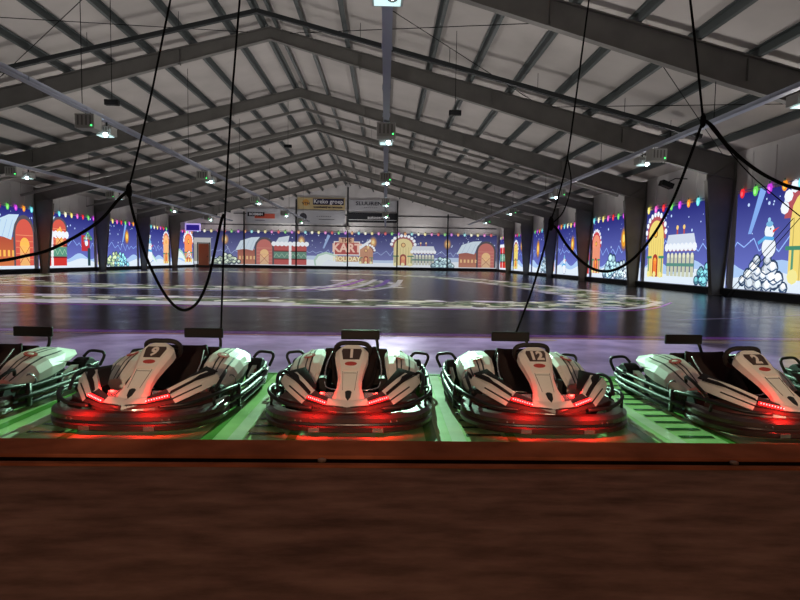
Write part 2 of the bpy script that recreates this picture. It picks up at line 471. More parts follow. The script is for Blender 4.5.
def stall(f, u, v, w, h):
    f.rect(u - w / 2, v + h * .1, u + w / 2, v + h * .5, (84, 96, 140), 3)
    for k in range(7):
        x = u - w / 2 + w * (k + .5) / 7
        f.rect(x - w * .055, v, x + w * .055, v + h * .46, (196, 200, 176), 4)
        f.disc(x, v + h * .46, w * .05, (226, 226, 200), 5, n=8)
    f.rect(u - w / 2, v + h * .22, u + w / 2, v + h * .29, (90, 140, 130), 5)
    f.rect(u - w * .54, v + h * .55, u + w * .54, v + h * .62, (150, 90, 110), 5)
    f.poly([(u - w * .56, v + h * .62), (u - w * .46, v + h * .92), (u + w * .46, v + h * .92), (u + w * .56, v + h * .62)], (206, 216, 232), 5)
    for k in range(8): f.disc(u - w * .5 + w * k / 7, v + h * .64, w * .08, (236, 242, 250), 6, n=8)
    for k in (-.12, .12): f.rect(u + w * k - .08, v + h * .92, u + w * k + .08, v + h * 1.06, (190, 80, 70), 6); f.disc(u + w * k, v + h * 1.07, .14, (250, 210, 120), 7, n=8)
def barn(f, u, v, w, h):
    f.rect(u - w * .5, v, u + w * .02, v + h * .55, (206, 116, 70), 3, (178, 80, 60))
    for k in range(5): f.rect(u - w * .46 + k * w * .1, v + h * .18, u - w * .41 + k * w * .1, v + h * .3, (250, 190, 90), 4)
    n = 12
    f.poly([(u - w * .02, v)] + [(u + w * .24 - w * .27 * math.cos(PI * i / n), v + h * .6 + h * .4 * math.sin(PI * i / n)) for i in range(n + 1)] + [(u + w * .51, v)], (92, 84, 92), 4)
    f.poly([(u + w * .02, v)] + [(u + w * .24 - w * .22 * math.cos(PI * i / n), v + h * .6 + h * .32 * math.sin(PI * i / n)) for i in range(n + 1)] + [(u + w * .46, v)], (214, 92, 78), 5)
    for k in range(1, 6): f.line([(u + w * .03, v + h * k * .12), (u + w * .45, v + h * k * .12)], .05, (236, 150, 110), 6)
    f.rect(u + w * .12, v, u + w * .36, v + h * .4, (236, 178, 110), 6); f.disc(u + w * .24, v + h * .4, w * .12, (250, 190, 90), 6)
    f.line([(u + w * .12, v + h * .05), (u + w * .36, v + h * .38)], .06, (170, 70, 50), 7); f.line([(u + w * .36, v + h * .05), (u + w * .12, v + h * .38)], .06, (170, 70, 50), 7)
    f.poly([(u - w * .56, v + h * .5), (u - w * .42, v + h * .85), (u - w * .12, v + h * .98), (u + w * .12, v + h * 1.0), (u + w * .0, v + h * .8), (u - w * .08, v + h * .5), (u - w * .3, v + h * .56)], (198, 222, 240), 6)
    for k in range(3): f.line([(u - w * (.42 - k * .13), v + h * .54), (u - w * (.3 - k * .13), v + h * .88)], .06, (160, 192, 224), 7)
def gifts(f, u, v, w, h):
    for s_ in (-1, 1):
        a, b = (u - w / 2, u - .05) if s_ < 0 else (u + .05, u + w / 2)
        f.rect(a, v, b, v + h, (206, 54, 50), 4)
        f.rect(a, v + h * .28, b, v + h * .64, (90, 150, 128), 5)
        for k in range(3): f.line([(a + (b - a) * k / 3, v + h * .36), (a + (b - a) * (k + .5) / 3, v + h * .54), (a + (b - a) * (k + 1) / 3, v + h * .36)], .05, (180, 215, 180), 6)
        f.rect(a, v + h * .25, b, v + h * .3, (120, 30, 40), 6); f.rect(a, v + h * .63, b, v + h * .68, (120, 30, 40), 6)
    f.rect(u - w * .04, v, u + w * .04, v + h, (238, 236, 240), 6)
    for k in range(9): f.disc(u - w / 2 + w * k / 8, v + h + .02, w * .075, (238, 244, 252), 7, n=8)
def snowman(f, u, v, s):
    for (b, r) in ((.55, .6), (1.45, .42)):
        f.disc(u, v + b * s, (r + .05) * s, (60, 80, 120), 5)
    for (b, r) in ((.55, .6), (1.45, .42)): f.disc(u, v + b * s, r * s, (236, 242, 250), 6)
    f.poly([(u + .3 * s, v + 1.5 * s), (u + .85 * s, v + 1.66 * s), (u + .3 * s, v + 1.34 * s)], (226, 70, 60), 7)
    f.line([(u - .42 * s, v + 1.1 * s), (u + .42 * s, v + 1.02 * s)], .2 * s, (90, 170, 225), 7); f.line([(u - .3 * s, v + 1.1 * s), (u - .95 * s, v + .8 * s)], .2 * s, (90, 170, 225), 7)
    f.disc(u + .12 * s, v + 1.58 * s, .06 * s, (20, 20, 40), 8, n=6)
    f.disc(u, v + 1.86 * s, .3 * s, (120, 180, 220), 7, ry=.16 * s); f.disc(u - .05 * s, v + 2.1 * s, .13 * s, (150, 200, 235), 7)
def swoosh(f, u, v, s, mirror=1):
    pts = [(-1.5, 0), (-1.6, .6), (-1.2, 1.2), (-.3, 1.5), (.8, 1.2), (1.7, .6), (1.9, .3), (.9, .6), (-.1, .7), (-.7, .3), (-.8, 0)]
    f.poly([(u + a * s * mirror, v + b * s) for a, b in pts], (170, 215, 190), 4); f.poly([(u + a * .88 * s * mirror, v + .02 + b * .84 * s) for a, b in pts], (225, 240, 240), 5)
def shooting(f, u, v):
    f.poly([(u, v), (u + .25, v), (u + 1.15, v + 1.9), (u + .75, v + 2.1)], (130, 170, 235), 2)

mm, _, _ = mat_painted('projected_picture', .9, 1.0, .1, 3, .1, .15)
def right_map(u, v, l): return (XR - .05 - l * .008, -u, v)
def left_map(u, v, l): return (XL + .05 + l * .008, u, v)
def back_map(u, v, l): return (u, YB - .06 - l * .012, v)
bays = list(zip(FR[:-1], FR[1:])) + [(78.2, YB)]
def rmural(y0, y1, draw, label, **k):
    f = Flat(right_map, -y1 + .35, -y0 - .3, .36, 5.5, **k); backdrop(f, 5.0, 1.5, off=int(y0) % 5)
    draw(f, -y1 + .35, -y0 - .3)
    tag(f.mb.build('wall_mural', mm), label, 'mural', 'projected winter pictures on the right wall')
def lmural(y0, y1, draw, label, **k):
    f = Flat(left_map, y0 + .3, y1 - .35, .36, 5.6, **k); backdrop(f, 5.1, 1.4, off=int(y0) % 7)
    draw(f, y0 + .3, y1 - .35)
    tag(f.mb.build('wall_mural', mm), label, 'mural', 'projected winter pictures on the left wall')
def d1(f, a, b):   # nearest visible, right wall
    shooting(f, a + 1.0, 3.0); snowman(f, a + 2.6, 1.9, .8); bush(f, a + 2.2, .5, 1.25, (216, 226, 238)); house(f, b - 3.7, .9, 3.3, 4.3); lantern(f, b - 1.2, 3.6)
def d2(f, a, b): house(f, a + 1.5, .7, 2.1, 3.9); stall(f, a + 4.6, .8, 3.2, 2.7); bush(f, b - 1.6, .5, 1.1, (110, 180, 190)); lantern(f, b - .6, 3.3, 1.1)
def d3(f, a, b): house(f, a + .9, .7, 1.7, 3.4, (236, 150, 120), (200, 70, 80)); lantern(f, b - 2.9, 3.3, 1.5); bush(f, a + 4.4, .45, 1.5, (170, 210, 225)); bush(f, a + 6.2, .45, 1.1, (205, 222, 232))
def d4(f, a, b): lantern(f, a + 4.6, 3.2, 1.4); gifts(f, b - .6, .6, 1.8, 1.8); snowman(f, a + 2.4, .5, .8)
def d5(f, a, b): lantern(f, a + 2.4, 3.0, 1.8); bush(f, a + 5.4, .5, 1.3, (180, 210, 225)); house(f, b - 1.4, .6, 2.2, 3.4, (240, 170, 160), (220, 90, 110))
def d6(f, a, b): snowman(f, b - 3, .8, 1.5); lantern(f, b - 5, 3.6, 1.3); house(f, a + 1.2, .6, 2.2, 3.6)
def d7(f, a, b): gifts(f, a + 2.4, .6, 3.6, 3.2); bush(f, b - 2, .5, 1.2); barn(f, b - 3.2, .6, 4, 3)
rm = [(0, d3, 'hidden side'), (1, d1, 'projected winter scene with snowman and yellow house, nearest on the right wall'),
      (2, d2, 'projected winter scene with yellow house and snow-roofed fence, second from the right edge'),
      (3, d3, 'projected winter scene with pink house, golden lantern and pale bushes on the right wall'),
      (4, d4, 'projected night scene with lantern and red gift box, fourth bay of the right wall'),
      (5, d5, 'narrow projected picture with large golden lantern, fifth bay of the right wall'),
      (6, d6, 'narrow projected picture with white snowman, sixth bay of the right wall'),
      (7, d7, 'last projected picture on the right wall, red gifts and barn beside the far corner')]
for i, fn, lb in rm[1:]: rmural(bays[i][0], bays[i][1], fn, lb, gain=1.05)
def l3(f, a, b): barn(f, b - 2.5, .6, 5.2, 4.0); lantern(f, a + 1, 3.4); bush(f, b - 6.2, .45, 1.1, (190, 200, 150))
def l4(f, a, b): barn(f, a + 1.9, 2.2, 4.8, 2.6); gifts(f, a + 1.9, .55, 4.6, 2.7); lantern(f, a + 3.2, 3.7, 1.2); bush(f, b - 1.2, 3.0, .6, (90, 160, 110)); f.rect(b - 2.4, 1.9, b - .9, 3.4, (190, 50, 60), 5); f.rect(b - 1.3, .5, b - .8, 2.2, (40, 70, 80), 6); snowman(f, b - 1.5, 2.4, .5)
def l5(f, a, b): lantern(f, b - 2.6, 3.6, 1.4); bush(f, a + 3.6, .45, 1.3, (180, 205, 150)); bush(f, a + 5.2, .45, 1.3, (130, 200, 225)); house(f, a + .6, .6, 1.3, 3.6, (240, 170, 150), (200, 90, 90)); shooting(f, a + 5.5, 3)
def l6(f, a, b): snowman(f, a + 3, .8, 1.3); bush(f, a + 2.4, 3.6, .7, (210, 230, 235)); house(f, b - 1, .6, 1.8, 4.0, (250, 190, 130), (220, 120, 90)); swoosh(f, a + 3.2, .5, 1.0)
def l7(f, a, b): swoosh(f, a + 3.2, .5, 1.5); house(f, a + 7, .8, 3.2, 4.2, (250, 150, 90), (226, 100, 80)); bush(f, b - 2, 1.4, .9, (230, 240, 235))
for i, fn, lb in ((3, l3, 'projected red barn with snowy roof at the left edge of the photo'),
                  (4, l4, 'projected red and green gift boxes below an orange arch on the left wall'),
                  (5, l5, 'projected night scene with lantern and blue bushes, third bay on the left wall'),
                  (6, l6, 'narrow projected picture with a large snowman on the left wall'),
                  (7, l7, 'narrow projected picture with orange house by the far left corner')):
    lmural(bays[i][0], bays[i][1], fn, lb, gain=1.05)

# back wall picture
def bx(px): return (px - 385) / 6.59
f = Flat(back_map, -28.6, 16.9, .46, 6.0, gain=.8, grey=.38)
backdrop(f, 5.45, 1.7, off=2)
f.rect(-28.6, .9, bx(213), 4.4, (170, 168, 158), 3); f.rect(-28.6, 3.4, bx(213), 4.4, (190, 190, 190), 4)
lantern(f, bx(227), 4.2, 1.4); bush(f, bx(229), .5, 1.5, (170, 190, 160))
barn(f, bx(257), .55, 5.4, 4.1); gifts(f, bx(291), .55, 4.9, 3.1); lantern(f, bx(302), 4.1, 1.5)
for q in (0,): f.poly([(bx(285) - 1.4, 3.7), (bx(285) - .8, 4.6), (bx(285) + .8, 4.9), (bx(285) + .6, 3.9)], (200, 220, 236), 6)
swoosh(f, bx(329), .5, 1.4); shooting(f, bx(323), 3.1)
f.rect(bx(334), 2.1, bx(360), 4.2, (232, 226, 220), 8); f.rect(bx(335), 2.25, bx(359), 4.05, (196, 58, 50), 9)
f.rect(bx(339), 3.95, bx(354), 4.75, (226, 170, 120), 9)
f.text('THE', bx(346.5), 4.35, .85, (120, 40, 36), 11, .03); f.text('KART', bx(347), 3.15, 1.75, (250, 190, 160), 11, .06)
f.rect(bx(336), 1.15, bx(358), 1.95, (214, 150, 80), 9); f.text('HOLIDAY', bx(347), 1.55, .95, (250, 236, 170), 11, .03)
house(f, bx(366), .9, 2.1, 2.8, (214, 140, 90), (150, 80, 70)); f.poly([(bx(357), 3.2), (bx(371), 4.6), (bx(371), 4.2), (bx(360), 3.0)], (230, 236, 244), 7)
lantern(f, bx(373), 4.1, 1.5); lantern(f, bx(368), 3.3, 1.2)
house(f, bx(403), .7, 2.9, 4.4); stall(f, bx(423), .8, 3.4, 3.1); bush(f, bx(443), .5, 1.4); lantern(f, bx(447), 4.0, 1.4)
barn(f, bx(477), .55, 5.6, 4.0)
tag(f.mb.build('wall_mural', mm), 'long projected winter village with red kart sign across the back wall', 'mural', 'projected pictures on the end wall')

# back wall posts, girts, banners, door, display
for i, x in enumerate((-21.1, -13.35, RX, 1.8, 9.4)):
    tag(MB().box((x, YB - .3, (roofz(x) - .6) / 2), (.2, .18, roofz(x) - .6)).build('wall_post', M['base']), f'slim dark post on the back wall, {ORD[i]} from the left', 'post', 'dark posts on the back wall')
for z, x0, x1, lb in ((6.45, XL + .6, XR - .6, 'lower'), (8.1, XL + 6, XR - 5.5, 'upper')):
    tag(MB().box(((x0 + x1) / 2, YB - .05, z), (x1 - x0, .08, .12)).build('wall_girt', M['base']), f'{lb} horizontal dark rail across the back wall above the picture', 'rail')
def banner(x0, x1, z0, z1, m, label, items):
    t = thing('advertising_banner', label, 'banner', ((x0 + x1) / 2, YB - .16, z0), 0)
    MB().box((0, 0, (z1 - z0) / 2), (x1 - x0, .04, z1 - z0)).build('banner_sheet', m, t)
    for (kind, a, b, sx, sz, mt) in items:
        mb = MB()
        if isinstance(kind, str) and kind.startswith('t:'):
            vs, fs = text_polys(kind[2:], sz, 'CENTER', .015); mb.add([(a + p[0] * sx, -.05, b + p[1]) for p in vs], fs); mb.build('lettering', mt, t)
        elif kind == 'disc':
            mb.lathe([(sz, 0), (sz, .015)], (0, 1, 0), (a, -.045, b), 16); mb.build('emblem', mt, t)
        else:
            mb.box((a, -.03, b), (sx, .02, sz)); mb.build(kind, mt, t)
def bz(py): return 1.5 + (259.2 - py) / 6.59
banner(bx(298), bx(345), bz(210.5), bz(199), M['banner_yellow'], 'yellow banner with white name on navy bar, high on the back wall',
       [('disc', -2.3, 1.0, 1, .5, M['orange']), ('name_panel', 1.05, 1.15, 4.6, .92, M['banner_navy']), ('t:Kreko groep', 1.05, 1.17, 1.0, .85, M['letter_w']),
        ('t:VTH', -2.3, .85, 1.2, .5, M['letter_k']), ('t:bouwbedrijf en renovatie', 1.0, .35, 1.0, .42, M['letter_k'])])
banner(bx(298), bx(345), bz(225), bz(211.5), M['banner_white'], 'pale banner with a dark tree emblem below the yellow banner',
       [('disc', -2.7, 1.1, 1, .55, M['letter_k']), ('t:- - - - - - -', .4, 1.2, 1.4, .4, M['letter_k']), ('t:---------------', .8, .75, 1.2, .4, M['letter_k'])])
banner(bx(348), bx(396.5), bz(211), bz(200.5), M['banner_white'], 'grey banner with dark spaced capitals, right of the yellow banner',
       [('t:SLUURENT', -.3, 1.05, 1.25, .75, M['letter_k']), ('t:- - - - - - -', -.3, .5, 1.4, .35, M['letter_k'])])
banner(bx(348), bx(396.5), bz(222.5), bz(213), M['banner_black'], 'black banner with white script and line, right of centre post',
       [('white_line', 0, .38, 7.2, .07, M['letter_w']), ('t:autoservice', .9, .75, 1.2, .6, M['letter_w'])])
banner(bx(248), bx(296), bz(224.5), bz(210.5), M['banner_white'], 'pale banner with red car shape and black name panel, left on back wall',
       [('red_panel', -.9, 1.0, 3.0, .7, M['banner_red']), ('name_panel', -2.2, 1.25, 2.5, .62, M['banner_black']), ('t:BOSMAN', -2.2, 1.25, 1.0, .5, M['letter_w']), ('t:---------', -1.6, .4, 1.2, .4, M['letter_k'])])
d = struct(MB().box((bx(206.5), YB - .3, 1.9), (1.55, .1, 3.2)).build('door_1', M['door']))
MB().box((bx(210.2), YB - .38, 1.6), (.12, .06, .14)).build('door_handle', M['base'], d)
mb = MB()
for x in (-.9, .9): mb.box((bx(206.5) + x, YB - .3, 2.0), (.12, .14, 3.4))
mb.box((bx(206.5), YB - .3, 3.6), (1.9, .14, .14)); mb.build('door_frame', M['base'], d)
t = thing('display_screen', 'small dark blue lit display board in the far left corner', 'display', (-27.6, 84.5, 5.2))
MB().box((0, 0, .55), (2.1, .2, 1.1)).build('screen_frame', M['display_edge'], t)
MB().box((0, -.12, .5), (1.85, .06, .8)).build('screen', M['display'], t)
MB().box((-1.3, 0, .9), (1.0, .06, .06)).build('wall_bracket', M['base'], t)
tag(MB().lathe([(.25, 0), (.34, .08), (.25, .2)], (0, 1, 0), (RX, YB - .65, bz(228.5)), 14).build('wall_lamp', M['grey_box']), 'small round grey lamp on the centre post of the back wall', 'lamp')

# ------------------------------------------------------------ floor
fm, fn_, fb = mat_painted('polished_floor', .16, 1.0, .28, 1.3, .2)
nt = fm.node_tree
rr = nt.nodes.new('ShaderNodeMapRange'); rr.inputs['To Min'].default_value = .13; rr.inputs['To Max'].default_value = .30
nt.links.new(fn_.outputs['Fac'], rr.inputs['Value']); nt.links.new(rr.outputs['Result'], fb.inputs['Roughness'])
n2 = nt.nodes.new('ShaderNodeTexNoise'); n2.inputs['Scale'].default_value = 2.2; n2.inputs['Detail'].default_value = 3
bp = nt.nodes.new('ShaderNodeBump'); bp.inputs['Strength'].default_value = .05; bp.inputs['Distance'].default_value = .02
nt.links.new(n2.outputs['Fac'], bp.inputs['Height']); nt.links.new(bp.outputs['Normal'], fb.inputs['Normal'])
def floor_map(u, v, l): return (u, v, l * .0015)
f = Flat(floor_map, XL, XR, 4.2, YB)
fc = f.col
def fcol(c, a=0): return lin(c) + (a,)
f.col = lambda c, a=None: lin(c[:3]) + ((c[3] if len(c) > 3 else 0),)
f.rect(XL, 4.2, XR, YB, (66, 44, 62), 0)
for x, w in ((XL + .8, 1.6), (XR - 1.8, 2.9)): f.rect(x - w / 2, 12, x + w / 2, YB, (34, 36, 38), 1)
# projected lavender light behind the karts, painted into the floor colour; purple line
f.rect(XL, 11.9, XR - 3, 18.2, (40, 22, 36), 1)
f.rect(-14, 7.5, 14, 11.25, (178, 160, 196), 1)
f.rect(XL, 11.3, XR, 11.45, (150, 110, 110, .12), 2); f.rect(XL, 11.5, XR, 11.85, (110, 50, 140, .25), 2)
for x in (-6.8, -3.4, 3.0, 6.5, -10.5, 10): f.disc(x, 11.05, .35, (170, 150, 140, .12), 3, ry=.18)
f.rect(-9.4, 10.9, -8.0, 11.05, (40, 60, 60), 3)
# projected green start grid painted as floor colour: pale-green lanes with darker ladders
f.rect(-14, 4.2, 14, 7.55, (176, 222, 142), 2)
for i in range(-5, 6):
    xc = .56 + 1.86 * i           # gap centre between karts
    f.rect(xc - .95, 4.3, xc - .62, 7.5, (196, 214, 170), 3)
    f.rect(xc + .02, 4.3, xc + .14, 7.5, (208, 226, 184), 4)
    f.rect(xc - .2, 4.3, xc - .1, 7.5, (96, 160, 70), 4)
    f.rect(xc + .5, 4.3, xc + .58, 7.5, (96, 160, 70), 4)
    y = 4.4
    while y < 7.4:
        f.rect(xc + .16, y, xc + .46, y + .06, (58, 96, 54), 5); y += .23
    f.rect(xc + .62, 4.3, xc + .9, 7.5, (188, 210, 160), 3)
f.rect(-14, 7.45, 14, 7.55, (100, 170, 90), 4)
# projected race track: bands with speckled borders
def band(pts, w, c, layer, glow=.25, smooth=8):
    P = [Vector((a, b, 0)) for a, b in pts]; P = catmull(P, smooth)
    for a, b in zip(P[:-1], P[1:]):
        t = (b - a).normalized(); n = Vector((-t.y, t.x, 0)) * w / 2
        f.poly([tuple((a + n)[:2]), tuple((b + n)[:2]), tuple((b - n)[:2]), tuple((a - n)[:2])], c + (glow,), layer)
outer = [(-28, 20.6), (-16, 20.4), (-6, 20.2), (2, 20.1), (6.5, 20.4), (9.4, 23.5), (9.6, 31), (8, 42), (4, 54), (-8, 62), (-20, 60), (-25, 48), (-24, 36), (-16, 30), (-6, 29.5), (-1, 32), (-2, 42)]
band(outer, 3.6, (150, 146, 130), 1, .3)
band(outer, 2.1, (112, 124, 86), 2, .3)
rnd = random.Random(3)
P = catmull([Vector((a, b, 0)) for a, b in outer], 24)
for i in range(0, len(P) - 1):
    for k in range(5):
        q = P[i]; w = rnd.uniform(-1.7, 1.7); t = (P[i + 1] - P[i]).normalized(); n = Vector((-t.y, t.x, 0))
        c = q + n * w + t * rnd.uniform(-.4, .4)
        col = rnd.choice([(40, 60, 34), (60, 96, 44), (196, 196, 176), (210, 210, 196), (30, 36, 30), (150, 150, 128)])
        if abs(w) > 1.25: col = rnd.choice([(206, 204, 200), (190, 180, 200), (40, 36, 40)])
        f.disc(c.x, c.y, rnd.uniform(.15, .55), col + (.5,), 3 + k % 3, ry=rnd.uniform(.12, .45), n=6)
band([(-28, 17.9), (-10, 17.9), (3, 17.9), (8, 18.4), (11.3, 22.5)], .12, (150, 60, 170), 3, .5)
band([(-28, 22.6), (-4, 22.2)], .16, (214, 214, 230), 6, .45)
band([(-28, 19.3), (-16, 19.2), (-3, 19.0)], 1.3, (190, 188, 200), 6, .5)
band([(-3, 18.5), (4, 18.4), (8, 19.0), (10.8, 22.5)], .3, (190, 190, 200), 6, .5)
band([(-24, 30), (-10, 26.5), (-3, 27)], .4, (150, 150, 190), 3, .3)
for k, (x, c) in enumerate(((-3.0, (200, 190, 220)), (-2.3, (150, 60, 190)), (-1.4, (210, 210, 220)), (-.4, (120, 60, 170)), (.5, (200, 200, 210)))):
    band([(x - 1.6, 27.5), (x, 33), (x + .7, 44)], .38, c, 7, .3)
band([(8, 15.5), (12, 17.0), (16, 20)], .12, (170, 160, 200), 3, .12)
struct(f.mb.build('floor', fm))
# brown floor before the karts
struct(MB().box((0, .53, -.02), (40, 6.9, .2)).build('floor', M['brown']))
k = MB(); k.box((0, (4.01 + Y0) / 2, .06), (40, Y0 - 4.01, .12))
kb = struct(k.build('trim_1', M['kerb'], bevel=.008))
struct(MB().box((0, 3.97, .07), (40, .08, .05)).build('trim_2', M['gap']))
struct(MB().box((0, 3.905, .082), (40, .05, .03)).build('trim_3', M['kerb'], bevel=.004))
for i, x in enumerate((-3.6, -.42, 2.5)):
    tag(MB().lathe([(.03, 0), (.03, .012), (.018, .018)], (0, 0, 1), (x, 3.97, .094), 10).build('bolt_head', M['bolt']), 'small worn bolt in the dark groove of the brown kerb', 'bolt', 'bolts in the kerb groove')

# ------------------------------------------------------------ rails, projectors
RZ = 6.1
def rail(x, y0, y1, label):
    t = thing('lighting_rail', label, 'rail', (x, 0, RZ))
    mb = MB(); mb.box((0, (y0 + y1) / 2, 0), (.2, y1 - y0, .06)); 
    for s_ in (-.09, .09): mb.box((s_, (y0 + y1) / 2, .06), (.02, y1 - y0, .1))
    y = y0 + 1
    while y < y1: mb.box((0, y, .04), (.24, .06, .12)); y += 3.0
    mb.build('rail_profile', M['rail'], t)
    for y in FR:
        if y0 < y < y1:
            h = roofz(x) - RZ - 1.35
            MB().tube([(0, y, .08), (0, y, h)], .012, 5).build('hanger_wire', M['cable'], t)
rail(-.02, 3, 82, 'long galvanised rail hanging overhead along the middle of the photo')
rail(-9.6, 3, 74, 'long galvanised rail with projectors on the left side')
rail(10.6, 3, 74, 'long galvanised rail with projectors running to the right')
rail(-19.3, 3, 74, 'outer left galvanised rail near the left murals')

def projector(x, y, label, group):
    t = thing('projector', label, 'projector', (x, y, RZ - .62), 0, group)
    mb = MB(); mb.box((0, 0, .26), (.5, .45, .28))
    for k_ in range(5): mb.box((-.16 + k_ * .08, -.23, .32), (.04, .015, .10), 1)
    mb.build('projector_case', [M['white_box'], M['grey_box']], t, bevel=.02)
    mb = MB(); mb.tube([(0, 0, .38), (0, 0, .575)], .03, 6); mb.box((0, 0, .41), (.3, .2, .02)); mb.build('hanging_bracket', M['base'], t)
    mb = MB(); mb.lathe([(.1, 0), (.11, .06), (.08, .09)], (0, -1, -.4), (.08, -.16, .14), 14); l = mb.build('lens_housing', M['grey_box'], t)
    MB().lathe([(.07, 0), (.075, .02), (.03, .045)], (0, -1, -.4), (.08, -.25, .105), 14).build('lens', M['lens'], l)
    MB().box((0, -.1, .085), (.42, .4, .012)).build('reflector_tray', M['tray'], t)
def equipment_box(x, y, label, group):
    t = thing('equipment_box', label, 'box', (x, y, RZ - .58), 0, group)
    MB().box((0, 0, .24), (.62, .5, .46)).build('box_case', M['white_box'], t, bevel=.02)
    mb = MB()
    for k_ in range(4): mb.box((-.2 + k_ * .13, -.255, .26), (.05, .012, .3))
    mb.build('vent_slots', M['grey_box'], t)
    mb = MB()
    for sx in (-.2, .2): mb.tube([(sx * .4, 0, .46), (sx * .4, 0, .545)], .014, 6)
    mb.build('hanging_bracket', M['base'], t)
    MB().lathe([(.02, 0), (.02, .012)], (0, -1, 0), (.22, -.25, .1), 8).build('status_light', M['greenled'], t)
LAMPS = []
for x, ys, nm in ((-.02, [9.5, 20.8, 31.7, 44.3, 56], 'centre rail'), (-9.6, [20.5, 32.4, 44.5, 56.8, 67], 'left rail'), (10.6, [14.9, 24.1, 36.8, 50, 62], 'right rail'), (-19.3, [32.2, 43, 54, 65], 'outer left rail')):
    for i, y in enumerate(ys):
        projector(x, y, f'pale boxy projector hanging under the {nm}, {ORD[i]} one from the karts', f'projectors under the {nm}')
        if y > 10: equipment_box(x, y - 1.25, f'grey vented box on the {nm} just before its {ORD[i]} projector', 'vented boxes on the rails')
# small dark fixtures hung from the roof
def fixture(p, label):
    t = thing('floodlight', label, 'floodlight', p)
    MB().box((0, 0, .12), (.5, .2, .2)).build('lamp_body', M['black'], t, bevel=.02)
    MB().box((0, -.11, .1), (.42, .01, .12)).build('lamp_glass', M['dark_glass'], t)
    h = roofz(p[0]) - p[2]
    MB().tube([(0, 0, .2), (0, 0, h)], .012, 5).build('hanger', M['cable'], t)
fixture(at(112, 106, 22), 'small black floodlight hanging from the roof, upper left')
fixture(at(455, 116, 24), 'small black floodlight hanging below the roof right of the centre rail')
fixture(at(670, 143, 27), 'dark floodlight hanging beside the right rail')
fixture(at(288, 148, 40), 'tiny dark floodlight near the ridge in the distance')
t = thing('wall_floodlight', 'black tilted floodlight on the right wall above the mural', 'floodlight', (16.2, 33.5, 6.1), 0)
MB().box((0, 0, 0), (.7, .5, .3), rot=Matrix.Rotation(.35, 3, 'Y')).build('lamp_body', M['black'], t, bevel=.02)
MB().tube([(0, 0, .1), (.5, 0, .35), (1.2, 0, .35)], .03, 6).build('bracket', M['base'], t)
for i, (px, py, d_) in enumerate(((205, 170, 32), (258, 205, 45))):
    pass

# ------------------------------------------------------------ hanging cables
def cable(name, px, d, r, label, cat='cable', to_roof=False, ends=None, sm=8):
    pts = [at(a, b, dd) for a, b, dd in [(p[0], p[1], p[2] if len(p) > 2 else d) for p in px]]
    if to_roof:
        a, b = pts[0], pts[1]; v = a - b
        # continue in the same direction up to the roof
        for k_ in range(1, 4000):
            q = a + v.normalized() * (k_ * .02)
            if q.z > roofz(q.x) - .05: break
        pts = [q] + pts
    mb = MB(); mb.tube(pts, r, 8, smooth=sm)
    return tag(mb.build(name, M['cable'], smooth=True), label, cat, 'black cables hanging above the karts')
D = 6.9
cable('hanging_cable', [(170, 2), (150, 100), (129, 188)], D, .012, 'straight black cable dropping from the roof to the left knot', to_roof=True, sm=3)
cable('hanging_cable', [(129, 190), (118, 200), (98, 222), (60, 245), (30, 255), (-20, 260), (-90, 235)], D, .019, 'thick black cable sagging left from the knot to the left edge')
cable('hanging_cable', [(129, 190), (131, 205), (140, 238), (150, 266), (166, 296), (182, 310), (197, 303), (208, 280), (215, 250), (221, 222), (224, 214)], D, .017, 'black cable loop hanging in a U between the two left cables')
cable('hanging_cable', [(240, -4), (231, 110), (225, 214), (222, 300), (221, 332)], D, .012, 'long thin black cable falling straight to the kart wearing number 9', to_roof=True, sm=3)
cable('hanging_cable', [(589, 0), (577, 90), (567, 160), (556, 205), (550, 222)], D, .010, 'thin black cable dropping from the roof right of centre', to_roof=True, sm=4)
cable('hanging_cable', [(550, 222), (545, 245), (532, 290), (514, 338)], D, .013, 'thin black cable slanting down to the kart wearing number 12', sm=4)
cable('hanging_cable', [(550, 226), (556, 228), (566, 244), (580, 260), (596, 270), (614, 270), (634, 258), (654, 234), (672, 202), (688, 162), (703, 121)], D, .017, 'black cable swinging in a wide sagging loop on the right')
cable('hanging_cable', [(690, -2), (697, 60), (703, 119)], D, .014, 'straight black cable dropping from the roof to the right knot', to_roof=True, sm=3)
cable('hanging_cable', [(703, 120), (712, 126), (728, 146), (748, 164), (772, 179), (800, 189), (860, 195)], D, .022, 'thick black cable sweeping from the right knot to the right edge')
cable('hanging_cable', [(568, 160), (571, 185), (563, 212), (551, 224)], D, .008, 'thin pale-lit loop of cable beside the dropping cable right of centre')
cable('hanging_cable', [(706, 122), (744, 168), (775, 196), (815, 228)], D, .007, 'thin straight cord stretched past the yellow house on the right')
for (px, py, lb) in ((129, 191, 'left'), (703, 121, 'right'), (551, 224, 'middle')):
    p = at(px, py, D); mb = MB(); mb.lathe([(.01, -.08), (.03, -.05), (.035, 0), (.03, .05), (.012, .09)], (0, 0, 1), p, 10)
    tag(mb.build('cable_knot', M['cable'], smooth=True), f'black taped knot where the {lb} hanging cables join', 'knot', 'taped knots in the hanging cables')
pa, pb = at(724, 303, 27.5), at(800, 222, 20)
for dx, lb in ((0, 'lower'), (.35, 'upper')):
    tag(MB().tube([pa + Vector((0, dx, 0)), pb + Vector((0, dx, .15))], .014, 5).build('stay_wire', M['cable']), f'{lb} thin stay wire slanting across the snowman picture', 'wire')

